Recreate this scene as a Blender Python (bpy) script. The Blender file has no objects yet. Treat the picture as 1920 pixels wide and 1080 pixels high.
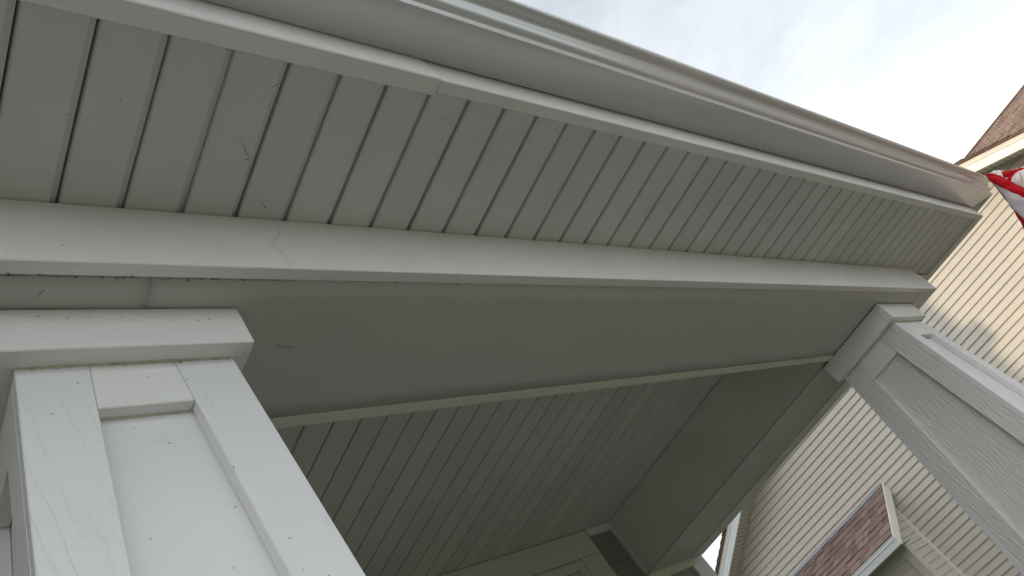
import bpy, bmesh, math, random
from mathutils import Vector, Matrix
random.seed(7)
sc = bpy.context.scene
S = 1.25            # metres per modelling unit; the eye stands at (0,0,0) units, 1.5 m above the lawn
ZE = 1.5
def W(p): return (p[0]*S, p[1]*S, p[2]*S + ZE)

# ------------------------------------------------------------------ camera
R = [[0.7145890705211453, -0.442724217065746, -0.54164032090792],
     [0.011277663762877345, 0.7814441986824997, -0.6238463048510355],
     [0.699453553430555, 0.4397047099690746, 0.5634195157167295]]
cd = bpy.data.cameras.new('camera'); cam = bpy.data.objects.new('camera', cd)
sc.collection.objects.link(cam); sc.camera = cam
cd.sensor_width = 36; cd.lens = 1483.22/1920*36; cd.clip_start = .02; cd.clip_end = 4000
mx = Matrix(((R[0][0], -R[1][0], -R[2][0]), (R[0][1], -R[1][1], -R[2][1]), (R[0][2], -R[1][2], -R[2][2])))
cam.matrix_world = Matrix.Translation((0, 0, ZE)) @ mx.to_4x4()

# ------------------------------------------------------------------ sun, sky, exposure
SUN = Vector((-1, .004, .36)).normalized()           # towards the sun
sl = bpy.data.lights.new('sun', 'SUN'); so = bpy.data.objects.new('sun', sl); sc.collection.objects.link(so)
sl.energy = 2.35; sl.angle = math.radians(1.1); sl.color = (1, .80, .54)
so.rotation_euler = SUN.to_track_quat('Z', 'Y').to_euler()
so.location = (-20, 2, 12)
world = bpy.data.worlds.new('World'); sc.world = world; world.use_nodes = True
nt = world.node_tree; nt.nodes.clear()
def N(t, typ, **kw):
    n = t.nodes.new(typ)
    for k, v in kw.items(): setattr(n, k, v)
    return n
out = N(nt, 'ShaderNodeOutputWorld'); bg = N(nt, 'ShaderNodeBackground'); bg.inputs[1].default_value = .15
sky = N(nt, 'ShaderNodeTexSky', sky_type='NISHITA', sun_disc=False)
sky.sun_elevation = math.asin(SUN.z); sky.sun_rotation = math.atan2(SUN.x, SUN.y)
sky.air_density = 1.0; sky.dust_density = 2.5; sky.ozone_density = 1.0
tc = N(nt, 'ShaderNodeTexCoord'); mp = N(nt, 'ShaderNodeMapping'); mp.inputs['Scale'].default_value = (1, 1, 2.2)
mp.inputs['Rotation'].default_value = (.3, .5, .2)
nz = N(nt, 'ShaderNodeTexNoise'); nz.inputs['Scale'].default_value = 1.5; nz.inputs['Detail'].default_value = 7; nz.inputs['Roughness'].default_value = .62
nz.inputs['Distortion'].default_value = .5
cr = N(nt, 'ShaderNodeValToRGB'); cr.color_ramp.elements[0].position = .34; cr.color_ramp.elements[1].position = .6
cr.color_ramp.elements[0].color = (.6,)*3+(1,); cr.color_ramp.elements[1].color = (.96,)*3+(1,)
mix = N(nt, 'ShaderNodeMix', data_type='RGBA')
CLOUD = (10.9, 11.5, 12.1, 1)
nt.links.new(tc.outputs['Generated'], mp.inputs[0]); nt.links.new(mp.outputs[0], nz.inputs[0]); nt.links.new(nz.outputs[0], cr.inputs[0])
nt.links.new(cr.outputs[0], mix.inputs['Factor']); nt.links.new(sky.outputs[0], mix.inputs[6]); mix.inputs[7].default_value = CLOUD
# thin high cloud is brighter towards the sun
dp = N(nt, 'ShaderNodeVectorMath', operation='DOT_PRODUCT'); nt.links.new(tc.outputs['Generated'], dp.inputs[0]); dp.inputs[1].default_value = SUN
md = N(nt, 'ShaderNodeMath', operation='MULTIPLY_ADD'); md.inputs[1].default_value = .34; md.inputs[2].default_value = 1.0; nt.links.new(dp.outputs['Value'], md.inputs[0])
vm = N(nt, 'ShaderNodeVectorMath', operation='SCALE'); vm.inputs[0].default_value = CLOUD[:3]; sz = N(nt, 'ShaderNodeSeparateXYZ'); nt.links.new(tc.outputs['Generated'], sz.inputs[0])
h1 = N(nt, 'ShaderNodeMath', operation='SUBTRACT'); h1.use_clamp = True; h1.inputs[0].default_value = 1; nt.links.new(sz.outputs[2], h1.inputs[1])
h2 = N(nt, 'ShaderNodeMath', operation='POWER'); h2.inputs[1].default_value = 2.5; nt.links.new(h1.outputs[0], h2.inputs[0])
h3 = N(nt, 'ShaderNodeMath', operation='MULTIPLY_ADD'); h3.inputs[1].default_value = .65; nt.links.new(h2.outputs[0], h3.inputs[0]); nt.links.new(md.outputs[0], h3.inputs[2])
nt.links.new(h3.outputs[0], vm.inputs['Scale']); nt.links.new(vm.outputs[0], mix.inputs[7])
nt.links.new(mix.outputs[2], bg.inputs[0]); nt.links.new(bg.outputs[0], out.inputs[0])
vs = sc.view_settings; vs.view_transform = 'Standard'; vs.look = 'None'; vs.gamma = 1; vs.exposure = -.5
vs.use_curve_mapping = False

# ------------------------------------------------------------------ materials
def mat(name, col, rough=.55, grain=None, gs=1.0, bump=.15, var=.05, dirt=0.0, tint=None, spec=.4, metallic=0, rv=1, contour=0, coarse=0, seed=0.0, mottle=3.0):
    """painted / plain surface. grain: 0,1,2 = axis along which the wood grain runs (world axes), None = isotropic"""
    m = bpy.data.materials.new(name); m.use_nodes = True; t = m.node_tree; t.nodes.clear()
    L = t.links.new
    o = N(t, 'ShaderNodeOutputMaterial'); b = N(t, 'ShaderNodeBsdfPrincipled'); L(b.outputs[0], o.inputs[0])
    b.inputs['Roughness'].default_value = rough; b.inputs['Specular IOR Level'].default_value = spec; b.inputs['Metallic'].default_value = metallic
    g = N(t, 'ShaderNodeNewGeometry'); pos = g.outputs['Position']
    off = N(t, 'ShaderNodeVectorMath', operation='ADD'); off.inputs[1].default_value = (seed*3.1, seed*1.7, seed*2.3); L(pos, off.inputs[0]); pos = off.outputs[0]
    def noise(scale, vec=None, det=4, rgh=.55, dist=0):
        n = N(t, 'ShaderNodeTexNoise'); n.inputs['Scale'].default_value = scale; n.inputs['Detail'].default_value = det
        n.inputs['Roughness'].default_value = rgh; n.inputs['Distortion'].default_value = dist; L(vec or pos, n.inputs['Vector']); return n.outputs[0]
    def mth(op, a, c=None, clamp=False):
        n = N(t, 'ShaderNodeMath', operation=op); n.use_clamp = clamp
        for i, v in enumerate((a, c)):
            if v is None: continue
            if isinstance(v, (int, float)): n.inputs[i].default_value = v
            else: L(v, n.inputs[i])
        return n.outputs[0]
    def ramp(v, a, c, ca=0, cb=1):
        n = N(t, 'ShaderNodeMapRange'); L(v, n.inputs[0])
        for i, q in enumerate((a, c, ca, cb)): n.inputs[i+1].default_value = q
        return n.outputs[0]
    # colour: slow mottling plus specks and smears of dirt
    v = ramp(noise(mottle, det=5), .3, .7, 1-var, 1+var*.5)
    if dirt:
        sp = noise(95, det=2); sp2 = noise(7, det=2)
        speck = mth('MULTIPLY', ramp(sp, .735, .77), ramp(sp2, .52, .64))
        smear = mth('MULTIPLY', ramp(noise(22, det=6, rgh=.7), .58, .8), ramp(noise(1.7, det=2), .5, .7))
        v = mth('MULTIPLY', v, mth('SUBTRACT', 1, mth('MULTIPLY', speck, .75*min(1, dirt))))
        v = mth('MULTIPLY', v, mth('SUBTRACT', 1, mth('MULTIPLY', smear, .07*dirt)))
    c = N(t, 'ShaderNodeVectorMath', operation='SCALE'); c.inputs[0].default_value = col; L(v, c.inputs['Scale'])
    colr = c.outputs[0]
    hs = []; LINE = [None]
    if grain is not None:
        sv = N(t, 'ShaderNodeVectorMath', operation='MULTIPLY'); L(pos, sv.inputs[0])
        a = [1, 1, 1]; a[grain] = .05
        sv.inputs[1].default_value = a
        fine = noise(150*gs, sv.outputs[0], det=3, rgh=.6)
        hs.append((fine, .5))
        if coarse:
            a2 = N(t, 'ShaderNodeVectorMath', operation='MULTIPLY'); L(pos, a2.inputs[0]); q = [1, 1, 1]; q[grain] = .09; a2.inputs[1].default_value = q
            cs = ramp(noise(120, a2.outputs[0], det=3, rgh=.6, dist=.5), .40, .62); hs.append((cs, coarse))
        if contour:
            a3 = N(t, 'ShaderNodeVectorMath', operation='MULTIPLY'); L(pos, a3.inputs[0]); q = [1, 1, 1]; q[grain] = .10; a3.inputs[1].default_value = q
            n3 = noise(6, a3.outputs[0], det=2, rgh=.5)
            s3 = N(t, 'ShaderNodeSeparateXYZ'); L(pos, s3.inputs[0]); ax = [i for i in range(3) if i != grain]
            lat = mth('MULTIPLY', mth('ADD', s3.outputs[ax[0]], s3.outputs[ax[1]]), 30)
            wob = mth('MULTIPLY', noise(30, det=3), .55)
            fr = mth('FRACT', mth('ADD', mth('ADD', mth('MULTIPLY', n3, 9), wob), lat))
            line = mth('MULTIPLY', ramp(mth('ABSOLUTE', mth('SUBTRACT', fr, .5)), 0, .10, 1, 0), ramp(noise(4.3, det=2), .44, .60))
            hs.append((mth('SUBTRACT', 1, line), contour)); LINE[0] = mth('MULTIPLY', line, .04)
    hs.append((noise(240, det=2), .25))
    h = None
    for s_, w_ in hs:
        x = mth('MULTIPLY', s_, w_); h = x if h is None else mth('ADD', h, x)
    bp = N(t, 'ShaderNodeBump'); bp.inputs['Strength'].default_value = bump; bp.inputs['Distance'].default_value = .002
    L(h, bp.inputs['Height']); L(bp.outputs[0], b.inputs['Normal'])
    L(ramp(noise(11, det=3), .3, .7, rough-.06*rv, rough+.08*rv), b.inputs['Roughness'])
    if LINE[0] is not None:
        c2 = N(t, 'ShaderNodeVectorMath', operation='SCALE'); L(colr, c2.inputs[0]); L(mth('SUBTRACT', 1, LINE[0]), c2.inputs['Scale']); colr = c2.outputs[0]
    L(colr, b.inputs['Base Color'])
    return m

PW = (.78, .775, .745)
M = {}
M['board_x'] = mat('white_painted_board_lengthwise', PW, .5, grain=0, bump=.5, coarse=.5, dirt=1, var=.05)
M['board_y'] = mat('white_painted_board_crosswise', PW, .5, grain=1, bump=.3, dirt=1, var=.05, seed=2)
M['board_z'] = mat('white_painted_upright_board', (.735, .735, .73), .48, grain=2, bump=.42, dirt=1.2, var=.04, contour=.9, seed=1)
M['board_zc'] = mat('coarse_grained_upright_board', (.78, .76, .73), .5, grain=2, bump=.85, dirt=.3, var=.03, contour=.9, coarse=1.3, seed=3)
M['panel'] = mat('white_painted_panel', (.735, .735, .73), .5, bump=.25, dirt=1.2, var=.05, seed=4)
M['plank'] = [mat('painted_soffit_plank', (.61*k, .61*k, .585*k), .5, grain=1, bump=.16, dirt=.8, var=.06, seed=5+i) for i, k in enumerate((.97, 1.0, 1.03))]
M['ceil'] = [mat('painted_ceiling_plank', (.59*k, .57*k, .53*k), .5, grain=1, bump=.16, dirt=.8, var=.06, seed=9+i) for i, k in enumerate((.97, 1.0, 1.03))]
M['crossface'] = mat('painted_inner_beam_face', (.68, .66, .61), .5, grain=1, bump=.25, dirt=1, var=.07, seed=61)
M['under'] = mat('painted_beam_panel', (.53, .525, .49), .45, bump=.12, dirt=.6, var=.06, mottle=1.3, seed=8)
M['caulk'] = mat('yellowed_trim_paint', (.66, .655, .54), .5, grain=0, bump=.2, dirt=.8, seed=12)
M['gutter'] = mat('white_enamelled_aluminium', (.69, .695, .69), .27, bump=0, var=.01, rv=0, spec=.8, metallic=.13, seed=6)
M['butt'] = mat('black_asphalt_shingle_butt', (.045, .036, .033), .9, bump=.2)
M['bead'] = mat('yellowed_caulk', (.56, .54, .44), .6, bump=.5, var=.25, mottle=40, seed=50)
M['dark'] = mat('dark_joint_cavity', (.05, .045, .04), .9, bump=.1)
M['siding'] = mat('beige_vinyl_siding', (.60, .55, .475), .45, grain=1, bump=.1, var=.035, spec=.35, seed=7)
M['sidingx'] = mat('beige_vinyl_siding_return', (.60, .55, .475), .45, grain=0, bump=.1, var=.035, seed=7)
M['hsiding'] = mat('grey_green_siding', (.26, .27, .23), .6, grain=0, bump=.3, var=.08, seed=14)
M['cream'] = mat('cream_trim_paint', (.80, .76, .66), .45, bump=.08, var=.04, seed=15)
M['whitem'] = mat('white_metal_trim', (.78, .79, .78), .35, bump=.04, var=.03, seed=16)
M['flash'] = mat('galvanised_flashing', (.46, .48, .52), .35, bump=.1, var=.12, metallic=.5, seed=17)
M['nsoff'] = mat('vented_vinyl_soffit', (.50, .48, .40), .5, bump=.1, seed=18)
SHC = [(.10+1.05*c[0], .075+1.05*c[1], .065+1.05*c[2]) for c in [(.125, .078, .062), (.165, .108, .085), (.20, .138, .108), (.10, .062, .055), (.14, .085, .075), (.085, .055, .052), (.175, .118, .098)]]
M['shingle'] = [mat('asphalt_shingle_tab', c, .9, bump=.8, var=.28, mottle=60, spec=.2, seed=20+i) for i, c in enumerate(SHC)]
M['concrete'] = mat('pale_concrete', (.31, .30, .275), .85, bump=.5, var=.12, dirt=1, seed=30)
M['asphalt'] = mat('street_asphalt', (.05, .05, .052), .9, bump=.6, var=.2, seed=31)
M['red'] = mat('red_flag_cloth', (.52, .018, .03), .75, bump=.25, var=.06, spec=.2, seed=32)
M['wht'] = mat('white_flag_cloth', (.72, .70, .73), .75, bump=.25, var=.04, spec=.2, seed=33)
M['blue'] = mat('blue_flag_cloth', (.02, .03, .14), .75, bump=.25, seed=34)
M['speck'] = mat('brown_dirt_specks', (.14, .105, .075), .9, bump=.1)
M['pole'] = mat('aluminium_pole', (.6, .6, .6), .3, bump=.05, metallic=.9, seed=35)
M['glass'] = mat('dark_window_glass', (.02, .022, .025), .05, bump=.02, spec=.8, seed=36)
M['door'] = mat('painted_door', (.5, .5, .45), .5, bump=.1, seed=37)
for k in ('red', 'wht', 'blue'):      # thin cloth lets some light through
    t = M[k].node_tree; b = [n for n in t.nodes if n.type == 'BSDF_PRINCIPLED'][0]; o = [n for n in t.nodes if n.type == 'OUTPUT_MATERIAL'][0]
    tr = N(t, 'ShaderNodeBsdfTranslucent'); mx_ = N(t, 'ShaderNodeMixShader'); mx_.inputs[0].default_value = .5
    tr.inputs[0].default_value = {'red': (.55, .02, .035, 1), 'wht': (.86, .82, .86, 1), 'blue': (.03, .04, .2, 1)}[k]
    t.links.new(b.outputs[0], mx_.inputs[1]); t.links.new(tr.outputs[0], mx_.inputs[2]); t.links.new(mx_.outputs[0], o.inputs[0])
def roofmat(name, axis):
    m = mat(name, (.15, .1, .08), .9, bump=.6, var=.1, spec=.2, seed=40); t = m.node_tree; L = t.links.new
    b = [n for n in t.nodes if n.type == 'BSDF_PRINCIPLED'][0]
    g = N(t, 'ShaderNodeNewGeometry'); sx = N(t, 'ShaderNodeSeparateXYZ'); L(g.outputs['Position'], sx.inputs[0]); cb = N(t, 'ShaderNodeCombineXYZ')
    L(sx.outputs[axis], cb.inputs[0]); mu = N(t, 'ShaderNodeMath', operation='MULTIPLY'); mu.inputs[1].default_value = 2.15; L(sx.outputs[2], mu.inputs[0]); L(mu.outputs[0], cb.inputs[1])
    br = N(t, 'ShaderNodeTexBrick'); L(cb.outputs[0], br.inputs[0])
    br.inputs['Scale'].default_value = 1; br.inputs['Brick Width'].default_value = .17; br.inputs['Row Height'].default_value = .14; br.inputs['Mortar Size'].default_value = .006
    br.inputs['Color1'].default_value = (.26, .185, .145, 1); br.inputs['Color2'].default_value = (.15, .10, .078, 1); br.inputs['Mortar'].default_value = (.08, .055, .045, 1)
    br.offset = .37
    nn = N(t, 'ShaderNodeTexNoise'); nn.inputs['Scale'].default_value = 2; L(g.outputs['Position'], nn.inputs[0])
    mm = N(t, 'ShaderNodeMix', data_type='RGBA', blend_type='MULTIPLY'); mm.inputs['Factor'].default_value = .5; L(br.outputs[0], mm.inputs[6]); L(nn.outputs[1], mm.inputs[7])
    mm2 = N(t, 'ShaderNodeVectorMath', operation='SCALE'); mm2.inputs['Scale'].default_value = 1.2; L(br.outputs[0], mm2.inputs[0])
    L(mm2.outputs[0], b.inputs['Base Color']); return m
M['roof_y'] = roofmat('shingle_field_rows_in_depth', 1)
M['roof_x'] = roofmat('shingle_field_rows_across', 0)
def grassmat():
    m = mat('lawn_grass', (.055, .068, .028), .95, bump=1, var=.35, mottle=9, spec=.1, seed=41); return m
M['grass'] = grassmat()

# ------------------------------------------------------------------ helpers
def link(o, parent=None):
    sc.collection.objects.link(o)
    if parent is not None: o.parent = parent
    return o
def mesh_obj(name, verts, faces, m, parent=None, bevel=0, smooth=False, raw=False):
    bm = bmesh.new()
    vv = [bm.verts.new(v if raw else W(v)) for v in verts]
    for f in faces:
        try: bm.faces.new([vv[i] for i in f])
        except ValueError: pass
    bmesh.ops.recalc_face_normals(bm, faces=bm.faces[:])
    if bevel: bmesh.ops.bevel(bm, geom=bm.edges[:], offset=bevel, segments=1, affect='EDGES', profile=.5)
    me = bpy.data.meshes.new(name); bm.to_mesh(me); bm.free()
    me.materials.append(m)
    if smooth:
        for p in me.polygons: p.use_smooth = True
        me.set_sharp_from_angle(angle=math.radians(38))
    o = bpy.data.objects.new(name, me)
    return link(o, parent)
HF = [(0, 1, 3, 2), (4, 6, 7, 5), (0, 4, 5, 1), (2, 3, 7, 6), (0, 2, 6, 4), (1, 5, 7, 3)]
def box(name, x0, x1, y0, y1, z0, z1, m, parent=None, bevel=.0012):
    v = [(x, y, z) for x in (x0, x1) for y in (y0, y1) for z in (z0, z1)]
    return mesh_obj(name, v, HF, m, parent, bevel)
def hexa(name, v, m, parent=None, bevel=.0012): return mesh_obj(name, v, HF, m, parent, bevel)
def prism(name, prof, axis, a0, a1, m, parent=None, bevel=0, smooth=False):
    """closed profile extruded along an axis; a0/a1 numbers or functions of the profile point (mitres)"""
    f0 = a0 if callable(a0) else (lambda p: a0); f1 = a1 if callable(a1) else (lambda p: a1)
    def pt(p, a): return (a, p[0], p[1]) if axis == 0 else (p[0], a, p[1]) if axis == 1 else (p[0], p[1], a)
    n = len(prof); v = [pt(p, f0(p)) for p in prof]+[pt(p, f1(p)) for p in prof]
    f = [tuple(range(n)), tuple(range(n, 2*n))]+[(i, (i+1) % n, n+(i+1) % n, n+i) for i in range(n)]
    return mesh_obj(name, v, f, m, parent, bevel, smooth)
def thing(name, loc, label, cat, group=None):
    o = bpy.data.objects.new(name, None); o.empty_display_size = .2; sc.collection.objects.link(o)
    o['label'] = label; o['category'] = cat
    if group: o['group'] = group
    o['_loc'] = 0; del o['_loc']
    PEND.append((o, W(loc))); return o
PEND = []
def structure(o): o['kind'] = 'structure'; return o

# ------------------------------------------------------------------ ground
GZ = -ZE/S
structure(mesh_obj('lawn', [(-800, -800, GZ), (800, -800, GZ), (800, 800, GZ), (-800, 800, GZ)], [(0, 1, 2, 3)], M['grass']))
k4 = .004/S
structure(box('front_walk', -1.2, 3.2, -3.4, .5, GZ-.05, GZ+k4*3, M['concrete']))
structure(box('driveway', -9.5, -5.3, -14, -2.2, GZ-.05, GZ+k4*2, M['concrete']))
structure(box('pavement', -60, 60, -9.2, -8, GZ-.05, GZ+k4*5, M['concrete']))
structure(box('street', -200, 200, -18, -10.5, GZ-.05, GZ+k4*1, M['asphalt']))

# ------------------------------------------------------------------ our house
house = thing('house', (-3, 2.7, GZ), 'house with dark grey green lap siding and white casing behind the porch ceiling', 'house')
YB = 2.68; HX = 3.84; HT = 3.6
box('wall', -5.0, HX, YB+.012, 9.5, GZ, HT, M['hsiding'], house)
# lap siding seen beside the door, below the porch ceiling
z = 1.362; lp = .1135
while z > GZ:
    prism('siding_lap', [(YB-.010, z-lp), (YB+.011, z-lp), (YB+.011, z), (YB-.001, z)], 0, 3.20, HX-.02, M['hsiding'], house)
    z -= lp
box('head_trim', 3.20, 3.40, YB-.028, YB-.001, 1.308, 1.343, M['board_x'], house)
box('side_trim', 3.395, 3.43, YB-.03, YB-.001, 1.02, 1.343, M['board_z'], house)
box('beam_trim', 3.395, 3.80, YB-.03, YB-.001, .955, 1.003, M['caulk'], house)
box('corner_board', 3.76, 3.885, YB-.025, YB-.001, GZ, .995, M['board_z'], house)
box('corner_board', 3.862, 3.885, YB, YB+.12, GZ, 3.4, M['board_z'], house)
box('header_board', 1.9, 3.195, YB-.024, YB-.001, 1.207, 1.341, M['caulk'], house)
box('casing', 3.05, 3.193, YB-.022, YB-.001, GZ+.2, 1.205, M['caulk'], house)
box('casing', 1.9, 2.04, YB-.022, YB-.001, GZ+.2, 1.205, M['caulk'], house)
dr = box('door_frame', 3.0, 3.048, YB-.012, YB-.001, GZ+.2, 1.203, M['caulk'], house)
box('door_frame', 2.042, 2.998, YB-.012, YB-.001, 1.155, 1.203, M['caulk'], house)
box('door_frame', 2.042, 2.09, YB-.012, YB-.001, GZ+.2, 1.153, M['caulk'], house)
dl = box('storm_door', 2.092, 2.998, YB-.006, YB+.004, GZ+.2, 1.153, M['door'], house)
box('glass', 2.14, 2.95, YB-.009, YB-.007, GZ+.5, 1.12, M['glass'], dl)
# main roof; unseen upper storey and added wing, shaped to cast shade
def gable_roof(name, x0, x1, y0, y1, ze, pitch, m, parent, th=.03):
    ym = (y0+y1)/2; zp = ze+pitch*(ym-y0)
    for a, b in ((y0, ym), (y1, ym)):
        mesh_obj(name, [(x0, a, ze), (x0, a, ze+th), (x0, b, zp), (x0, b, zp+th), (x1, a, ze), (x1, a, ze+th), (x1, b, zp), (x1, b, zp+th)], HF, m, parent)
    return zp
gable_roof('roof', -5.3, 4.05, 2.42, 9.8, 3.79, .6, M['roof_x'], house)
prism('gable_wall', [(YB+.012, HT+.01), (9.5, HT+.01), (6.1, 5.65)], 0, HX-.1, HX, M['siding'], house)
box('caster_upper_wall', -1.0, 3.84, 2.27, YB+.011, 2.3, 3.5, M['siding'], house)  # unseen upper storey, shaped to throw the shadow on the neighbour's siding
box('caster_eave_box', 3.86, 4.05, 1.79, 2.6, 3.545, 3.79, M['whitem'], house, .01)  # unseen eave end, sized for the shadow patch on that siding
box('caster_eave_box', -1.25, -1.0, 1.765, 2.6, 3.50, 3.79, M['whitem'], house, .01)
mesh_obj('caster_gable', [(-1.0, 2.0, 3.6), (3.84, 2.0, 3.6), (1.42, 2.0, 5.75), (-1.0, 6, 3.6), (3.84, 6, 3.6), (1.42, 6, 5.75)], [(0, 1, 2), (3, 5, 4), (0, 3, 4, 1), (1, 4, 5, 2), (0, 2, 5, 3)], M['siding'], house)  # unseen gable, added for the shadow edge above the eave end
for q in (-1, 1):
    v = [(x_, y_, z_+d_) for x_, z_ in ((1.42+q*2.63, 3.79), (1.42, 3.79+2.63*.9)) for y_ in (1.95, 6) for d_ in (-.13, .03)]
    mesh_obj('caster_gable_roof', v, HF, M['roof_y'], house)
wing = thing('sun_block_wing', (-7.5, 0, GZ), 'added two storey wing, unseen at left, blocking low sun from the porch', 'sun blocker')  # unseen wing, added to keep the low sun off the porch columns
box('wall', -10.5, -5.05, .5, 9.5, GZ, 3.3, M['siding'], wing)
box('sun_block_wing_door', -9.4, -6.2, .47, .495, GZ, .75, M['whitem'], wing)
mesh_obj('roof', [(-10.8, .3, 3.31), (-4.8, .3, 3.31), (-7.8, .3, 5.3), (-10.8, 9.8, 3.31), (-4.8, 9.8, 3.31), (-7.8, 9.8, 5.3)], [(0, 1, 2), (3, 5, 4), (0, 2, 5, 3), (1, 4, 5, 2), (0, 3, 4, 1)], M['roof_y'], wing)
box('porch_floor', -4.98, 3.95, .80, YB+.01, GZ-.02, GZ+.16, M['concrete'], house)

# ------------------------------------------------------------------ porch roof
porch = thing('porch_roof', (1.5, 1.5, 1.0), 'white porch roof overhead with grooved plank soffit, wide beams and a metal gutter', 'porch roof')
PG = .0967; ZS = 1.152; ZC = 1.345
pt = .012
cache = {}
def plank(name, x, w, y0, y1, z, mats, gap, ch):
    """board with an eased edge and a recessed tongue; a crack is left open where the boards have shrunk"""
    key = (name, round(w, 4), y0, y1, z, round(gap, 4), ch, id(mats))
    if key not in cache:
        g = .0125 if ch else .0055     # tongue reveal
        rec = .0095 if ch else .008
        prof = [(0, z+.016), (0, z+.0022), (.0022, z), (w-g-.0018, z), (w-g, z+.002), (w-g, z+rec), (w-gap, z+rec), (w-gap, z+.016)]
        prof = [(px-w/2, pz) for px, pz in prof]
        o = prism(name, prof, 1, y0, y1, mats, porch); cache[key] = o.data
        o.location = (x*S, 0, 0); return o
    o = bpy.data.objects.new(name, cache[key]); link(o, porch); o.location = (x*S, 0, 0); return o
gaps = [0.0004, .0009, .0018, .0027]
n = 0; x = .354-PG*19
rs = random.Random(3)
while x < 4.26:
    w = min(PG, 4.266-x)
    if w > .02:
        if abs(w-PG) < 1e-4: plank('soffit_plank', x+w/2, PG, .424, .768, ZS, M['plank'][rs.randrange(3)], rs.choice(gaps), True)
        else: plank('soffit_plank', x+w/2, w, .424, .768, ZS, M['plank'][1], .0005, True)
    x += PG
box('soffit_panel', -5.0, .354-PG*19-.002, .424, .768, ZS, ZS+.016, M['plank'][1], porch)
x = 1.2585-PG*12
while x < 3.42:
    w = min(PG, 3.445-x)
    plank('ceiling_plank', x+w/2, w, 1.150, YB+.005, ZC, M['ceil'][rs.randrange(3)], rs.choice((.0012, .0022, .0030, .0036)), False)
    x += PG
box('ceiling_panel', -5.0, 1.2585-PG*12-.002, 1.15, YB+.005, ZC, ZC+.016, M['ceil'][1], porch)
box('joint_backing', -5.0, 4.27, .445, .79, ZS+.017, ZS+.024, M['dark'], porch, 0)
box('joint_backing', -5.0, 3.46, 1.13, YB+.02, ZC+.017, ZC+.024, M['dark'], porch, 0)
# fascia: two boards meet with a visible butt joint
box('fascia_board', -5.0, .936, .402, .4395, 1.1465, 1.32, M['board_x'], porch, .003)
box('fascia_board', .9375, 4.345, .404, .4325, 1.1485, 1.32, M['board_x'], porch, .003)
box('side_fascia_board', 4.284, 4.313, .4335, 3.2, 1.1485, 1.32, M['board_y'], porch, .003)
box('side_fascia_board', 4.3145, 4.345, .4335, 3.2, 1.1485, 1.32, M['board_y'], porch, .002)
# frieze boards
box('frieze_board', -5.0, 3.99, .745, .771, 1.0, 1.1505, M['board_x'], porch, .002)
box('side_frieze_board', 3.842, 3.985, .772, 1.203, 1.0, 1.149, M['board_y'], porch, .002)
box('frieze_end_cap', 3.842, 4.27, .7725, .80, 1.1435, 1.1515, M['board_x'], porch, .001)
# beam underside: panels with slightly wavy inner edge where the caulk has opened
def under_panel(x0, x1, y0, z, n=60):
    v = []; f = []; K = 9
    for i in range(n+1):
        x = x0+(x1-x0)*i/n
        e = 1.124
        for c_, wd, d in ((1.78, .07, .0035), (2.2, .16, .0052), (2.62, .17, .0048), (3.0, .09, .003), (3.24, .05, .002)):
            u = (x-c_)/wd
            if abs(u) < 1: e -= d*(1-u*u)
        for j in range(K):
            t_ = j/(K-1); wv = math.sin(math.pi*t_)*.0022*(math.sin(x*4.1+1.3*math.sin(x*2.3))+.5*math.sin(x*9.7+t_*3))
            v.append((x, y0+(e-y0)*t_, z+wv))
        if i:
            a = K*(i-1); b = K*i; f += [(a+j, a+j+1, b+j+1, b+j) for j in range(K-1)]
    o = mesh_obj('beam_underside', v, f, M['under'], porch, 0, True)
    md = o.modifiers.new('thickness', 'SOLIDIFY'); md.thickness = .012; md.offset = 0
    return o
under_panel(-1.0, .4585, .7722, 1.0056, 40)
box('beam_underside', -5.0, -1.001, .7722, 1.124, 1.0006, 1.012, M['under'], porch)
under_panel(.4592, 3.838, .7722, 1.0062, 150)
box('joint_backing', -5.0, 3.98, .775, 1.14, 1.02, 1.03, M['dark'], porch, 0)
box('inner_beam_board', -5.0, 3.43, 1.1255, 1.1575, .9985, ZC-.002, M['caulk'], porch, .002)
# cross beam running back to the house
def skew(x, y): return x-.02*(y-1.2)
def sb(name, x0, x1, y0, y1, z0, z1, m, bevel=.0015):
    v = [(skew(x, y), y, z) for x in (x0, x1) for y in (y0, y1) for z in (z0, z1)]
    return mesh_obj(name, v, HF, m, porch, bevel)
sb('cross_beam_face', 3.428, 3.452, 1.159, YB-.001, 1.012, ZC-.002, M['crossface'])
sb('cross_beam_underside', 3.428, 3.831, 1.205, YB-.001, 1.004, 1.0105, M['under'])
sb('side_frieze_board', 3.836, 3.962, 1.205, YB-.001, 1.0, 1.149, M['board_y'])
box('joint_backing', 3.45, 3.83, 1.16, YB, 1.02, 1.03, M['dark'], porch, 0)
# roof deck above (hip)
zr0, zr1 = 1.325, 2.25
mesh_obj('roof', [(-5, .37, zr0), (4.37, .37, zr0), (2.1, YB, zr1), (-5, YB, zr1), (4.37, 3.2, zr0), (-5, .37, zr0-.004), (4.37, .37, zr0-.004), (4.37, 3.2, zr0-.004), (2.1, 3.2, zr1)],
         [(0, 1, 2, 3), (1, 4, 8, 2), (0, 5, 6, 1), (1, 6, 7, 4)], M['roof_x'], porch)
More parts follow.
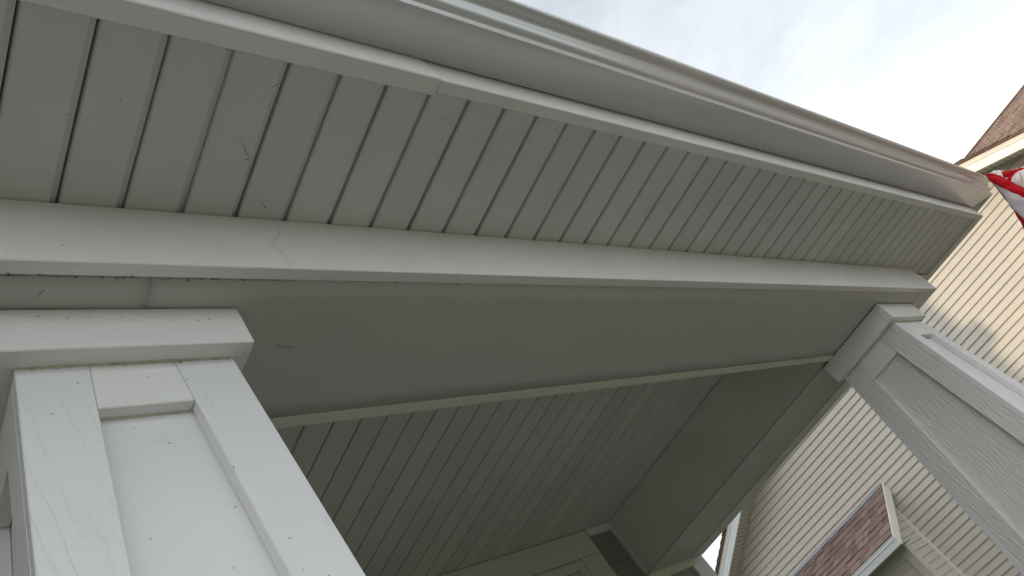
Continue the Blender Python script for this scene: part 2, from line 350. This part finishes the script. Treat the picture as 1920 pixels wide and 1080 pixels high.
# gutter, K profile (y, z)
GP = [(.4005, 1.322), (.4005, 1.2225), (.398, 1.220), (.310, 1.2172), (.3075, 1.2178), (.3068, 1.2195), (.3060, 1.2395), (.3048, 1.2415), (.3010, 1.2432), (.2965, 1.2452), (.2930, 1.2485), (.2900, 1.2545),
      (.2872, 1.2620), (.2842, 1.2705), (.2805, 1.2772), (.2750, 1.2812), (.2680, 1.2838), (.2610, 1.2862), (.2565, 1.2892), (.2542, 1.2935), (.2538, 1.3000), (.2550, 1.3040), (.2590, 1.3050), (.2615, 1.3035)]
def gutter_mesh(name, fn, m, parent):
    v = []; f = []; k = len(GP)
    for e in (0, 1):
        for p in GP: v.append(fn(p, e))
    inner = [(p[0]+.0016 if i > 3 else p[0]-.0, p[1]+.0016 if 0 < i < 8 else p[1]) for i, p in enumerate(GP)]
    f = [(i, i+1, k+i+1, k+i) for i in range(k-1)]
    o = mesh_obj(name, v, f, m, parent, 0, True)
    md = o.modifiers.new('thickness', 'SOLIDIFY'); md.thickness = .0015; md.offset = 0
    return o
XG = 4.375     # where the side run's back meets the fascia
front = gutter_mesh('gutter', lambda p, e: ((-5.0, p[0], p[1]) if e == 0 else (XG+(.4-p[0]), p[0], p[1])), M['gutter'], porch)
front['label'] = 'white ogee metal gutter along the front eave'
side = gutter_mesh('side_gutter', lambda p, e: (XG+.0012+(.4-p[0]), (p[0]+.0012 if e == 0 else 3.2), p[1]), M['gutter'], porch)
mesh_obj('corner_seam', [(XG+.0, .400, 1.2175), (XG+.006, .402, 1.2175), (XG+.0985, .3045, 1.2172), (XG+.0925, .3025, 1.2172)], [(0, 1, 2, 3)], M['dark'], front)

# ------------------------------------------------------------------ columns
ZT, ZB = .9105, GZ+.16; ZK = .925
def column(cx, cy, hw0, tap, label, mz, capx, capy, lean=0):
    t = thing('porch_column', (cx, cy, ZB), label, 'column', 'porch columns')
    hw = lambda z: hw0+tap*(ZT-z)
    T = .023; Wd = .0945
    def P(face, s, d, z):      # s lateral, d outward
        c = {0: (s, -d), 1: (-d, -s), 2: (-s, d), 3: (d, s)}[face]
        return (cx+c[0]+lean*(ZT-z), cy+c[1], z)
    def piece(name, face, s0, s1, d0, d1, z0, z1, m, bv=.002):
        v = []
        for s in (s0, s1):
            for d in (d0, d1):
                for z in (z0, z1): v.append(P(face, s(z), d(z), z))
        return hexa(name, v, m, t, bv)
    for face in range(4):
        fr = face in (0, 2)
        e = (lambda z: hw(z)) if fr else (lambda z: hw(z)-T-.0008)
        wd = Wd if fr else Wd-T
        mzz = mz[0] if fr else mz[1]
        o1 = lambda z: hw(z)-T; o2 = (lambda z: hw(z))
        piece('stile', face, lambda z: -e(z), lambda z: -e(z)+wd, o1, o2, ZB+.12, ZK, mzz)
        piece('stile', face, lambda z: e(z)-wd, lambda z: e(z), o1, o2, ZB+.12, ZK, mzz)
        piece('rail', face, lambda z: -e(z)+wd+.0006, lambda z: e(z)-wd-.0006, o1, lambda z: hw(z)-.0004, .818, ZK, mz[2] if fr else mz[3])
        piece('rail', face, lambda z: -e(z)+wd+.0006, lambda z: e(z)-wd-.0006, o1, lambda z: hw(z)-.0004, ZB+.12, ZB+.24, mz[2] if fr else mz[3])
        piece('panel', face, lambda z: -hw(z)+T+.001, lambda z: hw(z)-T-.001, lambda z: hw(z)-T-.012, lambda z: hw(z)-T-.0005, ZB+.1, ZT, mz[4] if fr else mz[1], 0)
    x0, x1 = capx; y0, y1 = capy; th = .036
    box('capital_board', x0, x1, y0, y0+th, .9115, .9985, M['board_x'], t, .002)
    box('capital_board', x0, x1, y1-th, y1, .9115, .9985, M['board_x'], t, .002)
    box('capital_board', x0+.0005, x0+th, y0+th+.0008, y1-th-.0008, .912, .9985, M['board_y'], t, .002)
    box('capital_board', x1-th, x1-.0005, y0+th+.0008, y1-th-.0008, .912, .9985, M['board_y'], t, .002)
    # yellowed caulk under the capital and in the head of the front panel
    hc = hw(.909)
    r_ = random.Random(int(cx*100)); v = []; f = []; n_ = 26
    for i in range(n_+1):
        x = cx-hc+.004+(2*hc-.008)*i/n_; y_ = cy-hc-.0005; d_ = .0022+.0016*r_.random()
        v += [(x, y_-d_, .9118), (x, y_, .9112-d_*.8), (x, y_+.004, .9112-d_*.8), (x, y_+.004, .9118)]
        if i: a = 4*(i-1); f += [(a+j, a+(j+1) % 4, a+4+(j+1) % 4, a+4+j) for j in range(4)]
    mesh_obj('caulk_bead', v, f, M['bead'], t)
    v = []; f = []; hp = cy-hw(.815)+T+.0004; wi = hw(.815)-Wd-.002
    for i in range(n_+1):
        x = cx-wi+2*wi*i/n_; d_ = .0022+.002*r_.random()
        v += [(x, hp-d_, .8185), (x, hp, .8172-d_*.9), (x, hp+.003, .8172-d_*.9), (x, hp+.003, .8185)]
        if i: a = 4*(i-1); f += [(a+j, a+(j+1) % 4, a+4+(j+1) % 4, a+4+j) for j in range(4)]
    mesh_obj('caulk_bead', v, f, M['bead'], t)
    b = hw(ZB)+.03
    cx += lean*(ZT-ZB)
    box('plinth', cx-b, cx+b, cy-b, cy+b, ZB, ZB+.13, M['board_x'], t, .003)
    return t
column(.428, 1.022, .156, .067, 'nearest white tapered porch column at lower left with recessed panel and fine grain', (M['board_z'], M['board_z'], M['board_x'], M['board_y'], M['panel']), (.24, .612), (.832, 1.20), -.046)
column(3.617, 1.022, .162, .088, 'far tapered porch column at right, its grey shaded side showing coarse wood grain', (M['board_z'], M['board_zc'], M['board_x'], M['board_y'], M['panel']), (3.412, 3.80), (.832, 1.20))

# ------------------------------------------------------------------ neighbour's house
nb = thing('neighbour_house', (11.5, 2.5, GZ), 'beige vinyl sided house beyond the porch with a brown shingled gable roof', 'house')
XN = 9.38; SL = .515; YP = 2.49; ZP = 2.485+SL*YP     # soffit plane peak
Y0, Y1 = YP-4.9, YP+4.9
box('house_core', XN+.02, 14.5, Y0, Y1, GZ, 1.2, M['siding'], nb, 0)
prism('gable_core', [(Y0, 1.2), (Y1, 1.2), (YP, ZP-.02)], 0, XN+.02, 12.0, M['siding'], nb)
pit = .08105; z = 2.2785+pit*30
rows = []; lr = random.Random(8)
while z > GZ-.05: rows.append(z); z -= pit
for z1 in rows:
    z0 = z1-pit
    def ext(zz):
        if zz > ZP: return None
        h = min(4.9, (ZP-zz)/SL); return (YP-h, YP+h)
    e0 = ext(z0); e1 = ext(z1)
    if e0 is None: continue
    if e1 is None: e1 = (YP-.001, YP+.001)
    cuts = []; yy = e0[0]+lr.uniform(.6, 2.6)
    while yy < e0[1]-.5: cuts.append(yy); yy += lr.uniform(2.2, 3.0)
    ends = [None]+cuts+[None]
    for q in range(len(ends)-1):
        a, b = ends[q], ends[q+1]
        pr = .0012*(q % 2)
        a0 = e0[0] if a is None else a-.012*(q % 2); a1 = e1[0] if a is None else a-.012*(q % 2)
        b0 = e0[1] if b is None else b; b1 = e1[1] if b is None else b
        if a1 >= b1 or (a is not None and a < e1[0]) or (b is not None and b > e1[1]): 
            if len(ends) > 2:
                if q: continue
                b0, b1 = e0[1], e1[1]
        xo, xi = XN-.0145-pr, XN-.001-pr
        dz = lr.uniform(-.0006, .0006)
        v = [(xo+.0012, a0, z0+dz+.0006), (xo+.0012, b0, z0+dz+.0006), (xi, b1, z1), (xi, a1, z1), (XN+.01, a0, z0+dz+.012), (XN+.01, b0, z0+dz+.012), (XN+.01, b1, z1), (XN+.01, a1, z1), (xo+.0, a0, z0+.007), (xo+.0, b0, z0+.007)]
        mesh_obj('siding_lap', v, [(0, 1, 9, 8), (8, 9, 2, 3), (0, 4, 5, 1), (4, 7, 6, 5), (3, 2, 6, 7), (0, 8, 3, 7, 4), (1, 5, 6, 2, 9)], M['siding'], nb)
# rake soffit, boards and roof slabs
OV = .30; XF = XN-OV
for sgn in (-1, 1):
    ye = YP+sgn*5.15; ze = ZP-SL*5.15
    def slab(name, x0, x1, a0, a1, m, bv=0, top=None):
        v = [(x, y, z) for x in (x0, x1) for (y, zz) in ((ye, ze), (YP, ZP)) for z in (zz+a0, zz+a1)]
        return mesh_obj(name, v, HF, m, nb, bv)
    slab('rake_soffit', XF+.02, XN+.02, 0, .012, M['nsoff'])
    # the vented panels of the soffit, short ribs that run outwards
    v = []; f = []; k = int(5.15/.052)
    for i in range(k):
        yy = ye-sgn*(i+.5)*.052; q = .014
        for x in (XF+.024, XN-.014):
            for (yq, dz) in ((yy-q, -.0005), (yy-q*.5, -.007), (yy+q*.5, -.007), (yy+q, -.0005)):
                v.append((x, yq, ZP-SL*abs(yq-YP)+dz))
        a = 8*i; f += [(a, a+1, a+5, a+4), (a+1, a+2, a+6, a+5), (a+2, a+3, a+7, a+6), (a, a+3, a+2, a+1), (a+4, a+5, a+6, a+7)]
    o = mesh_obj('soffit_rib', v, f, M['nsoff'], nb); o['kind'] = 'stuff'
    slab('rake_board', XF, XF+.02, -.012, .088, M['whitem'], .002)
    slab('rake_crown', XF-.004, XF+.02, .0885, .150, M['cream'], .002)
    slab('roof', XF-.025, 12.6, .152, .178, M['roof_x'])
    # ragged shingle ends along the rake
    v = []; f = []; rr = random.Random(5+sgn); i = 0; y = 0
    while y < 5.1:
        dy = .105; j = rr.uniform(.0, .012)
        ya = ye-sgn*y; yb = ye-sgn*(y+dy)
        b0 = len(v)
        for yq, up in ((ya, .012), (yb, .0)):
            zz = ZP-SL*abs(yq-YP)+.179+up
            v += [(XF-.03-j, yq, zz), (XF+.1, yq, zz), (XF-.03-j, yq, zz-.012), (XF+.1, yq, zz-.012)]
        f += [(b0, b0+1, b0+5, b0+4), (b0+2, b0+6, b0+7, b0+3), (b0, b0+2, b0+3, b0+1), (b0, b0+4, b0+6, b0+2)]
        y += dy
    o = mesh_obj('shingle_edge', v, f, M['shingle'][3], nb); o['kind'] = 'stuff'
# inside corner trim where laps meet the rake soffit
for sgn in (-1, 1):
    v = [(x, YP+sgn*yy, ZP-SL*yy+dz) for x in (XN-.035, XN-.013) for yy in (0, 4.9) for dz in (-.022, -.002)]
    mesh_obj('rake_channel', v, HF, M['nsoff'], nb)
# main roof behind, ridge running in depth; built as overlapping shingle courses
RX, RZ = 12.35, 3.96
v = []; f = []; nC = 26
for i in range(nC):
    a = i*.112; b = a+.118
    xa, za = RX-a, RZ-SL*a; xb, zb = RX-b, RZ-SL*b+.010
    k = len(v); v += [(xa, -2.75, za), (xa, 7.5, za), (xb, 7.5, zb), (xb, -2.75, zb), (xb, 7.5, zb-.010), (xb, -2.75, zb-.010)]
    f += [(k, k+1, k+2, k+3), (k+3, k+2, k+4, k+5)]
o = mesh_obj('main_roof', v, f, M['roof_y'], nb)
mesh_obj('main_roof_back', [(RX, -2.75, RZ), (RX, 7.5, RZ), (15, 7.5, RZ-SL*2.65), (15, -2.75, RZ-SL*2.65), (9.75, -2.75, 2.55), (15, -2.75, 2.55)], [(0, 1, 2, 3), (0, 3, 5, 4)], M['roof_y'], nb)
box('ridge_cap', RX-.03, RX+.03, -2.75, 7.5, RZ+.0, RZ+.012, M['shingle'][2], nb, .002)
box('house_core', 9.95, 14.8, -2.7, Y0-.01, GZ, 2.5, M['siding'], nb, 0)

# ------------------------------------------------------------------ neighbour's bay with its own little shingled roof
bay = thing('bay_projection', (8.95, 5.2, GZ), 'boxed bay with brown shingle shed roof and white gutter on the neighbouring wall', 'bay')
BY = 3.985; BX = 8.862; BE = 7.2; RY = 3.85
ZW, ZV, XV = 1.402, .882, 8.56           # roof plane at wall, at eave
sl = (ZW-ZV)/(XN-.013-XV)
rz = lambda x: ZV+sl*(x-XV)
mesh_obj('roof_deck', [(XV, RY+.012, rz(XV)-.006), (XN, RY+.012, rz(XN)-.006), (XN, BE+.2, rz(XN)-.006), (XV, BE+.2, rz(XV)-.006),
                       (XV, RY+.012, rz(XV)-.03), (XN, RY+.012, rz(XN)-.03), (XN, BE+.2, rz(XN)-.03), (XV, BE+.2, rz(XV)-.03)],
         [(0, 1, 2, 3), (4, 7, 6, 5), (0, 4, 5, 1), (2, 6, 7, 3), (0, 3, 7, 4)], M['shingle'][3], bay)
# individual shingle tabs
rs = random.Random(11); ncs = 8; run = (XN-.02-XV); shm = {}
L_ = run/ncs
for i in range(ncs):
    xa = XV-.008+i*L_; xb = xa+L_*1.35
    y = RY+.004
    while y < 5.9 and i >= 0:
        wy = rs.choice((.07, .09, .11, .13, .16)); wy = min(wy, 5.9-y)
        th = rs.choice((.007, .009, .012)); ye = y+wy-.0012
        if wy < .02: break
        jx = rs.uniform(-.003, .003)
        v = []
        for (x, up) in ((xa+jx, .003), (min(xb, XN-.014), .0)):
            for yy in (y, ye):
                for dz in (0, 1): v.append((x, yy, rz(x)+(.0055 if up else -.003)+dz*th+(0 if up else 0)))
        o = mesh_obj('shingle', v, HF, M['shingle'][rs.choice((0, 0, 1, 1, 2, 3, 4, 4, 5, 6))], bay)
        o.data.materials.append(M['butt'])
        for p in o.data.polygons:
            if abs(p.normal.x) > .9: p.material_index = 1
        y += wy
    box_y = 5.902
    v = [(x, yy, rz(x)+d+dz) for (x, d) in ((xa, .0055), (min(xb, XN-.014), -.003)) for yy in (box_y, BE+.2) for dz in (0, .008)]
    o = mesh_obj('shingle_row', v, HF, M['shingle'][i % 3], bay)
# flashing, angled metal on the wall and on the shingles
prism('flashing', [(XN-.018, ZW+.026), (XN-.021, ZW+.026), (XN-.022, ZW+.004), (XN-.055, rz(XN-.055)+.016), (XN-.055, rz(XN-.055)+.019), (XN-.0205, ZW+.0075)], 1, RY+.015, BE+.2, M['flash'], bay)
# rake board and eave gutter
v = [(x, y, z) for x, zt in ((XV-.012, rz(XV-.012)), (XN-.014, rz(XN-.014))) for y in (RY-.014, RY+.004) for z in (zt-.112, zt+.006)]
mesh_obj('rake_board', v, HF, M['cream'], bay, .0015)
prism('eave_gutter', [(XV-.002, ZV-.006), (XV-.032, ZV-.006), (XV-.032, ZV-.042), (XV-.026, ZV-.046), (XV-.022, ZV-.110), (XV-.002, ZV-.110)], 1, RY-.0145, BE+.2, M['whitem'], bay, .0012)
box('gutter_lip', XV-.036, XV-.030, RY-.014, BE+.2, ZV-.010, ZV-.002, M['whitem'], bay, .001)
box('eave_soffit', XV-.001, BX, RY+.005, BE+.2, ZV-.110, ZV-.102, M['nsoff'], bay, .001)
# walls of the bay
box('wall', BX+.012, XN-.02, BY+.012, BE, GZ, ZV+.1, M['siding'], bay, 0)
prism('gable_cheek', [(BX+.02, ZV-.11), (XN-.016, ZV-.11), (XN-.016, rz(XN)-.04), (BX+.02, rz(BX+.02)-.04)], 1, BY-.0, BY+.01, M['siding'], bay)
z = 1.4; pz = .0812
while z > GZ:
    z0 = z-pz; xl = max(BX+.095, XV+(z+.02-ZV)/sl)
    if xl < XN-.05: prism('side_lap', [(BY-.012, z0), (BY+.001, z0), (BY+.001, z), (BY-.0015, z)], 0, xl, XN-.035, M['sidingx'], bay)
    if z < ZV-.1: prism('front_lap', [(BX-.0, z0), (BX+.012, z0), (BX+.012, z), (BX+.0105, z)], 1, BY+.085, BE, M['siding'], bay)
    z -= pz
box('corner_board', BX-.012, BX+.092, BY-.016, BY-.0005, GZ, ZV-.111, M['siding'], bay, .001)
box('corner_board', BX-.012, BX+.008, BY, BY+.083, GZ, ZV-.111, M['siding'], bay, .001)
box('corner_post', XN-.034, XN-.012, BY-.034, BY-.0005, GZ, 1.26, M['cream'], bay, .001)

# ------------------------------------------------------------------ flag on its pole
def rod(name, a, b, r, m, parent=None, seg=14):
    a = Vector(W(a)); b = Vector(W(b)); d = b-a; q = d.to_track_quat('Z', 'Y'); v = []; f = []
    for e in (a, b):
        for i in range(seg):
            an = 2*math.pi*i/seg; v.append(tuple(e+q @ Vector((r*math.cos(an), r*math.sin(an), 0))))
    f = [(i, (i+1) % seg, seg+(i+1) % seg, seg+i) for i in range(seg)]+[tuple(range(seg)), tuple(range(seg, 2*seg))]
    return mesh_obj(name, v, f, m, parent, 0, False, True)
PA, PB = (3.66, .80, -.42), (4.60, -.62, .52)
pole = rod('flagpole', PA, PB, .013, M['pole']); pole['label'] = 'slanting metal flagpole bracketed to the right porch column, outside the frame'; pole['category'] = 'flagpole'
flag = thing('flag', (4.45, .2, 1.25), 'red and white striped flag snagged against the gutter end at the right', 'flag')
def row(pts, hz):
    """dense row from key points, carried on to the hoist"""
    pts = [Vector(p) for p in pts]
    t_ = hz
    h = Vector(PA).lerp(Vector(PB), t_)+Vector((.02, 0, .0))
    return pts+[pts[-1].lerp(h, .5)+Vector((.03, .04, -.06)), h]
def sample(pts, n):
    # catmull-rom
    res = []; m_ = len(pts)-1
    for i in range(n+1):
        u = i/n*m_; k = min(int(u), m_-1); fr = u-k
        p0, p1, p2, p3 = pts[max(k-1, 0)], pts[k], pts[k+1], pts[min(k+2, m_)]
        res.append(.5*((2*p1)+(p2-p0)*fr+(2*p0-5*p1+4*p2-p3)*fr**2+(3*p1-p0-3*p2+p3)*fr**3))
    return res
def cloth(name, A, B, m, billow=.006, n=44, k=9, ph=0.0):
    a = sample(A, n); b = sample(B, n); v = []; f = []
    for i in range(n+1):
        for j in range(k+1):
            t_ = j/k; p = a[i].lerp(b[i], t_)
            w = (a[i]-b[i]).length
            d = min(billow, w*.3)*(math.sin(math.pi*t_)*1.0+.5*math.sin(i*.55+t_*5+ph)*math.sin(math.pi*t_)+.25*math.sin(i*1.3+t_*9+ph*2))
            v.append((p.x-d, p.y-d*.4, p.z))
    for i in range(n):
        for j in range(k):
            q = i*(k+1)+j; f.append((q, q+1, q+k+2, q+k+1))
    o = mesh_obj(name, v, f, m, flag, 0, True)
    md = o.modifiers.new('thickness', 'SOLIDIFY'); md.thickness = .0008
    return o
R1T = row([[4.425, 0.2475, 1.3], [4.44, 0.221, 1.261], [4.44, 0.214, 1.19], [4.44, 0.21, 1.114], [4.44, 0.203, 1.01]], .93)
R1B = row([[4.43, 0.2505, 1.289], [4.45, 0.264, 1.246], [4.45, 0.255, 1.166], [4.45, 0.245, 1.09], [4.45, 0.237, 0.986]], .84)
WB = row([[4.452, 0.262, 1.262], [4.47, 0.276, 1.215], [4.47, 0.297, 1.15], [4.47, 0.32, 1.079], [4.47, 0.308, 0.934]], .70)
R2B = row([[4.474, 0.300, 1.150], [4.48, 0.322, 1.083], [4.48, 0.334, 1.063], [4.48, 0.346, 1.037], [4.48, 0.401, 0.862]], .6)
cloth('red_stripe', R1T, R1B, M['red'], .010)
cloth('white_stripe', R1B, WB, M['wht'], .014, ph=1)
cloth('red_stripe', WB, R2B, M['red'], .008, ph=2)
WAT = row([[4.5, 0.236, 1.302], [4.5, 0.213, 1.292], [4.5, 0.196, 1.268], [4.5, .19, 1.245], [4.5, .178, 1.20]], .96)
WAB = row([[4.5, 0.240, 1.296], [4.5, 0.232, 1.27], [4.5, 0.224, 1.24], [4.5, .217, 1.215], [4.5, .206, 1.15]], .92)
cloth('white_stripe', WAT, WAB, M['wht'], .006, ph=3)
RBT = row([[4.485, 0.201, 1.262], [4.49, 0.166, 1.222], [4.49, 0.145, 1.207], [4.49, 0.129, 1.188], [4.49, 0.068, 1.131]], .99)
RBB = row([[4.485, 0.214, 1.238], [4.49, 0.222, 1.215], [4.49, 0.222, 1.18], [4.49, 0.212, 1.12], [4.49, 0.190, 1.03]], .95)
cloth('red_stripe', RBT, RBB, M['red'], .012, ph=4)
WCT = row([[4.47, 0.220, 1.185], [4.47, 0.196, 1.198], [4.47, 0.166, 1.196], [4.47, 0.140, 1.182], [4.47, 0.078, 1.12]], .97)
WCB = row([[4.47, 0.221, 1.170], [4.47, 0.214, 1.150], [4.47, 0.208, 1.12], [4.47, 0.206, 1.09], [4.47, 0.2, 1.0]], .94)
cloth('white_stripe', WCT, WCB, M['wht'], .012, ph=5)

# ------------------------------------------------------------------ specks of dirt, seeds and dead insects caught on the paintwork
def debris(parent, spots, seed):
    r = random.Random(seed); v = []; f = []
    for (p, nrm, size) in spots:
        p = Vector(W(p)); nrm = Vector(nrm); a = nrm.orthogonal().normalized(); b = nrm.cross(a); k = len(v); an = r.uniform(0, 6.3); st = r.uniform(1, 3)
        m_ = 6
        for i in range(m_):
            t_ = an+i*2*math.pi/m_; rr = size*r.uniform(.55, 1.2)
            u_ = math.cos(t_)*rr*st; w_ = math.sin(t_)*rr
            q = a*(u_*math.cos(an)-w_*math.sin(an))+b*(u_*math.sin(an)+w_*math.cos(an))
            v.append(tuple(p+q+nrm*.0002))
        v.append(tuple(p+nrm*size*.7))
        f += [(k+i, k+(i+1) % m_, k+m_) for i in range(m_)]
    o = mesh_obj('debris', v, f, M['speck'], parent, 0, False, True); o['kind'] = 'stuff'; return o
r = random.Random(21); sp = []
DN = (0, 0, -1); FR = (0, -1, 0); LF = (-1, 0, 0)
for i in range(60):      # along the dirty joint behind the frieze board, thickest near the first column
    x = r.choice((r.gauss(.42, .12), r.uniform(.2, 1.3), r.uniform(.2, 3.8))); sp.append(((x, .7715+r.gauss(0, .0015), .9993), DN, r.uniform(.0006, .0022)))
for i in range(60): sp.append(((r.uniform(.2, 3.9), r.uniform(.45, .74), ZS-.0002), DN, r.uniform(.0005, .0018)))
for i in range(40): sp.append(((r.uniform(.2, 4.2), .402, r.uniform(1.155, 1.215)), FR, r.uniform(.0004, .0014)))
for i in range(50): sp.append(((r.uniform(.25, 3.8), r.choice((r.uniform(.78, 1.12), r.gauss(.79, .01))), .9998), DN, r.uniform(.0005, .0016)))
for i in range(34): sp.append(((r.uniform(.2, 3.9), .745, r.uniform(1.003, 1.14)), FR, r.uniform(.0004, .0014)))
for i in range(22): sp.append(((1.2585-PG*.06+PG*r.randrange(0, 22), YB-.027-r.uniform(0, .006), ZC-.0006), DN, r.uniform(.002, .0042)))
for i in range(40): sp.append(((r.uniform(1.2, 3.4), r.uniform(1.2, 2.6), ZC-.0004), DN, r.uniform(.0008, .0024)))
debris(porch, sp, 2)
def colspecks(t, cx, hwf, x0, x1, seed, n_):
    r = random.Random(seed); sp = []
    for i in range(n_):
        z_ = r.uniform(.3, .9); sp.append(((cx+r.uniform(-.14, .14), 1.022-hwf(z_)-.0002, z_), FR, r.uniform(.0003, .0013)))
    for i in range(18): sp.append(((r.uniform(cx-.15, cx+.15), 1.022-hwf(.908)-.0004, .9095-r.uniform(0, .003)), FR, r.uniform(.0006, .002)))
    for i in range(16): sp.append(((r.uniform(x0, x1), .832, r.uniform(.915, .995)), FR, r.uniform(.0004, .0014)))
    debris(t, sp, seed)
cl1 = [o for o in sc.objects if o.name.startswith('porch_column')]
cl1.sort(key=lambda o: o.name)
colspecks(cl1[0], .428, lambda z: .156+.067*(.9105-z), .25, .6, 5, 28)
colspecks(cl1[1], 3.617, lambda z: .162+.088*(.9105-z), 3.42, 3.79, 6, 12)

# crinkled cobweb strands, a hairline paint crack and a few scuffs
def strand(parent, pts, nrm, w, seed):
    r = random.Random(seed); nrm = Vector(nrm); v = []; f = []
    P = []
    for a, b in zip(pts[:-1], pts[1:]):
        a = Vector(W(a)); b = Vector(W(b)); n_ = max(2, int((b-a).length/.006))
        sd = (b-a).normalized().cross(nrm)
        for i in range(n_): P.append(a.lerp(b, i/n_)+sd*r.gauss(0, .0009))
    P.append(Vector(W(pts[-1])))
    for i, p in enumerate(P):
        d = (P[min(i+1, len(P)-1)]-P[max(i-1, 0)]).normalized(); sd = d.cross(nrm); ww = w*r.uniform(.25, 1.0)
        v += [tuple(p-sd*ww+nrm*.0003), tuple(p+sd*ww+nrm*.0003), tuple(p+nrm*(.0004+ww))]
        if i: a = 3*(i-1); f += [(a, a+2, a+5, a+3), (a+2, a+1, a+4, a+5), (a+1, a, a+3, a+4)]
    o = mesh_obj('cobweb_strand', v, f, M['speck'], parent, 0, False, True)
strand(porch, [(0.7162, .745, 1.1398), (0.7026, .745, 1.1012), (0.6766, .745, 1.0727), (0.6862, .745, 1.0434), (0.6855, .745, 1.003)], FR, .00035, 1)
for k_, q in enumerate([[(0.613, 0.6089), (0.6198, 0.6153), (0.6276, 0.6248), (0.6199, 0.6281)], [(0.639, 0.4747), (0.6341, 0.4797), (0.627, 0.4842), (0.6215, 0.4902)], [(0.6762, 0.7082), (0.6818, 0.7158), (0.6901, 0.722)], [(0.603, 0.5916), (0.6158, 0.6116)]]):
    strand(porch, [(a, b, 1.1519) for a, b in q], DN, .0008, 10+k_)
for k_, q in enumerate([[(0.307, 0.8103), (0.3111, 0.8024), (0.3144, 0.7975)], [(0.4493, 0.7728), (0.4554, 0.7716), (0.4554, 0.7821), (0.4548, 0.7863)], [(0.7115, 0.913), (0.7237, 0.9268), (0.7515, 0.931)], [(0.2, .7717), (.3, .7722), (.36, .7715), (.44, .772)], [(.46, .772), (.55, .7716), (.7, .7722)]]):
    strand(porch, [(a, b, (.9995 if b < .775 else 1.0000-.0006)) for a, b in q], DN, .0007, 20+k_)

# ------------------------------------------------------------------ trees across the street, out of frame, that darken the low horizon
# ------------------------------------------------------------------ put each empty at its thing's base without moving the parts
bpy.context.view_layer.update()
for o, loc in PEND:
    o.location = loc
    inv = Matrix.Translation(loc).inverted()
    for ch in [c for c in sc.objects if c.parent is o]:
        ch.matrix_parent_inverse = inv
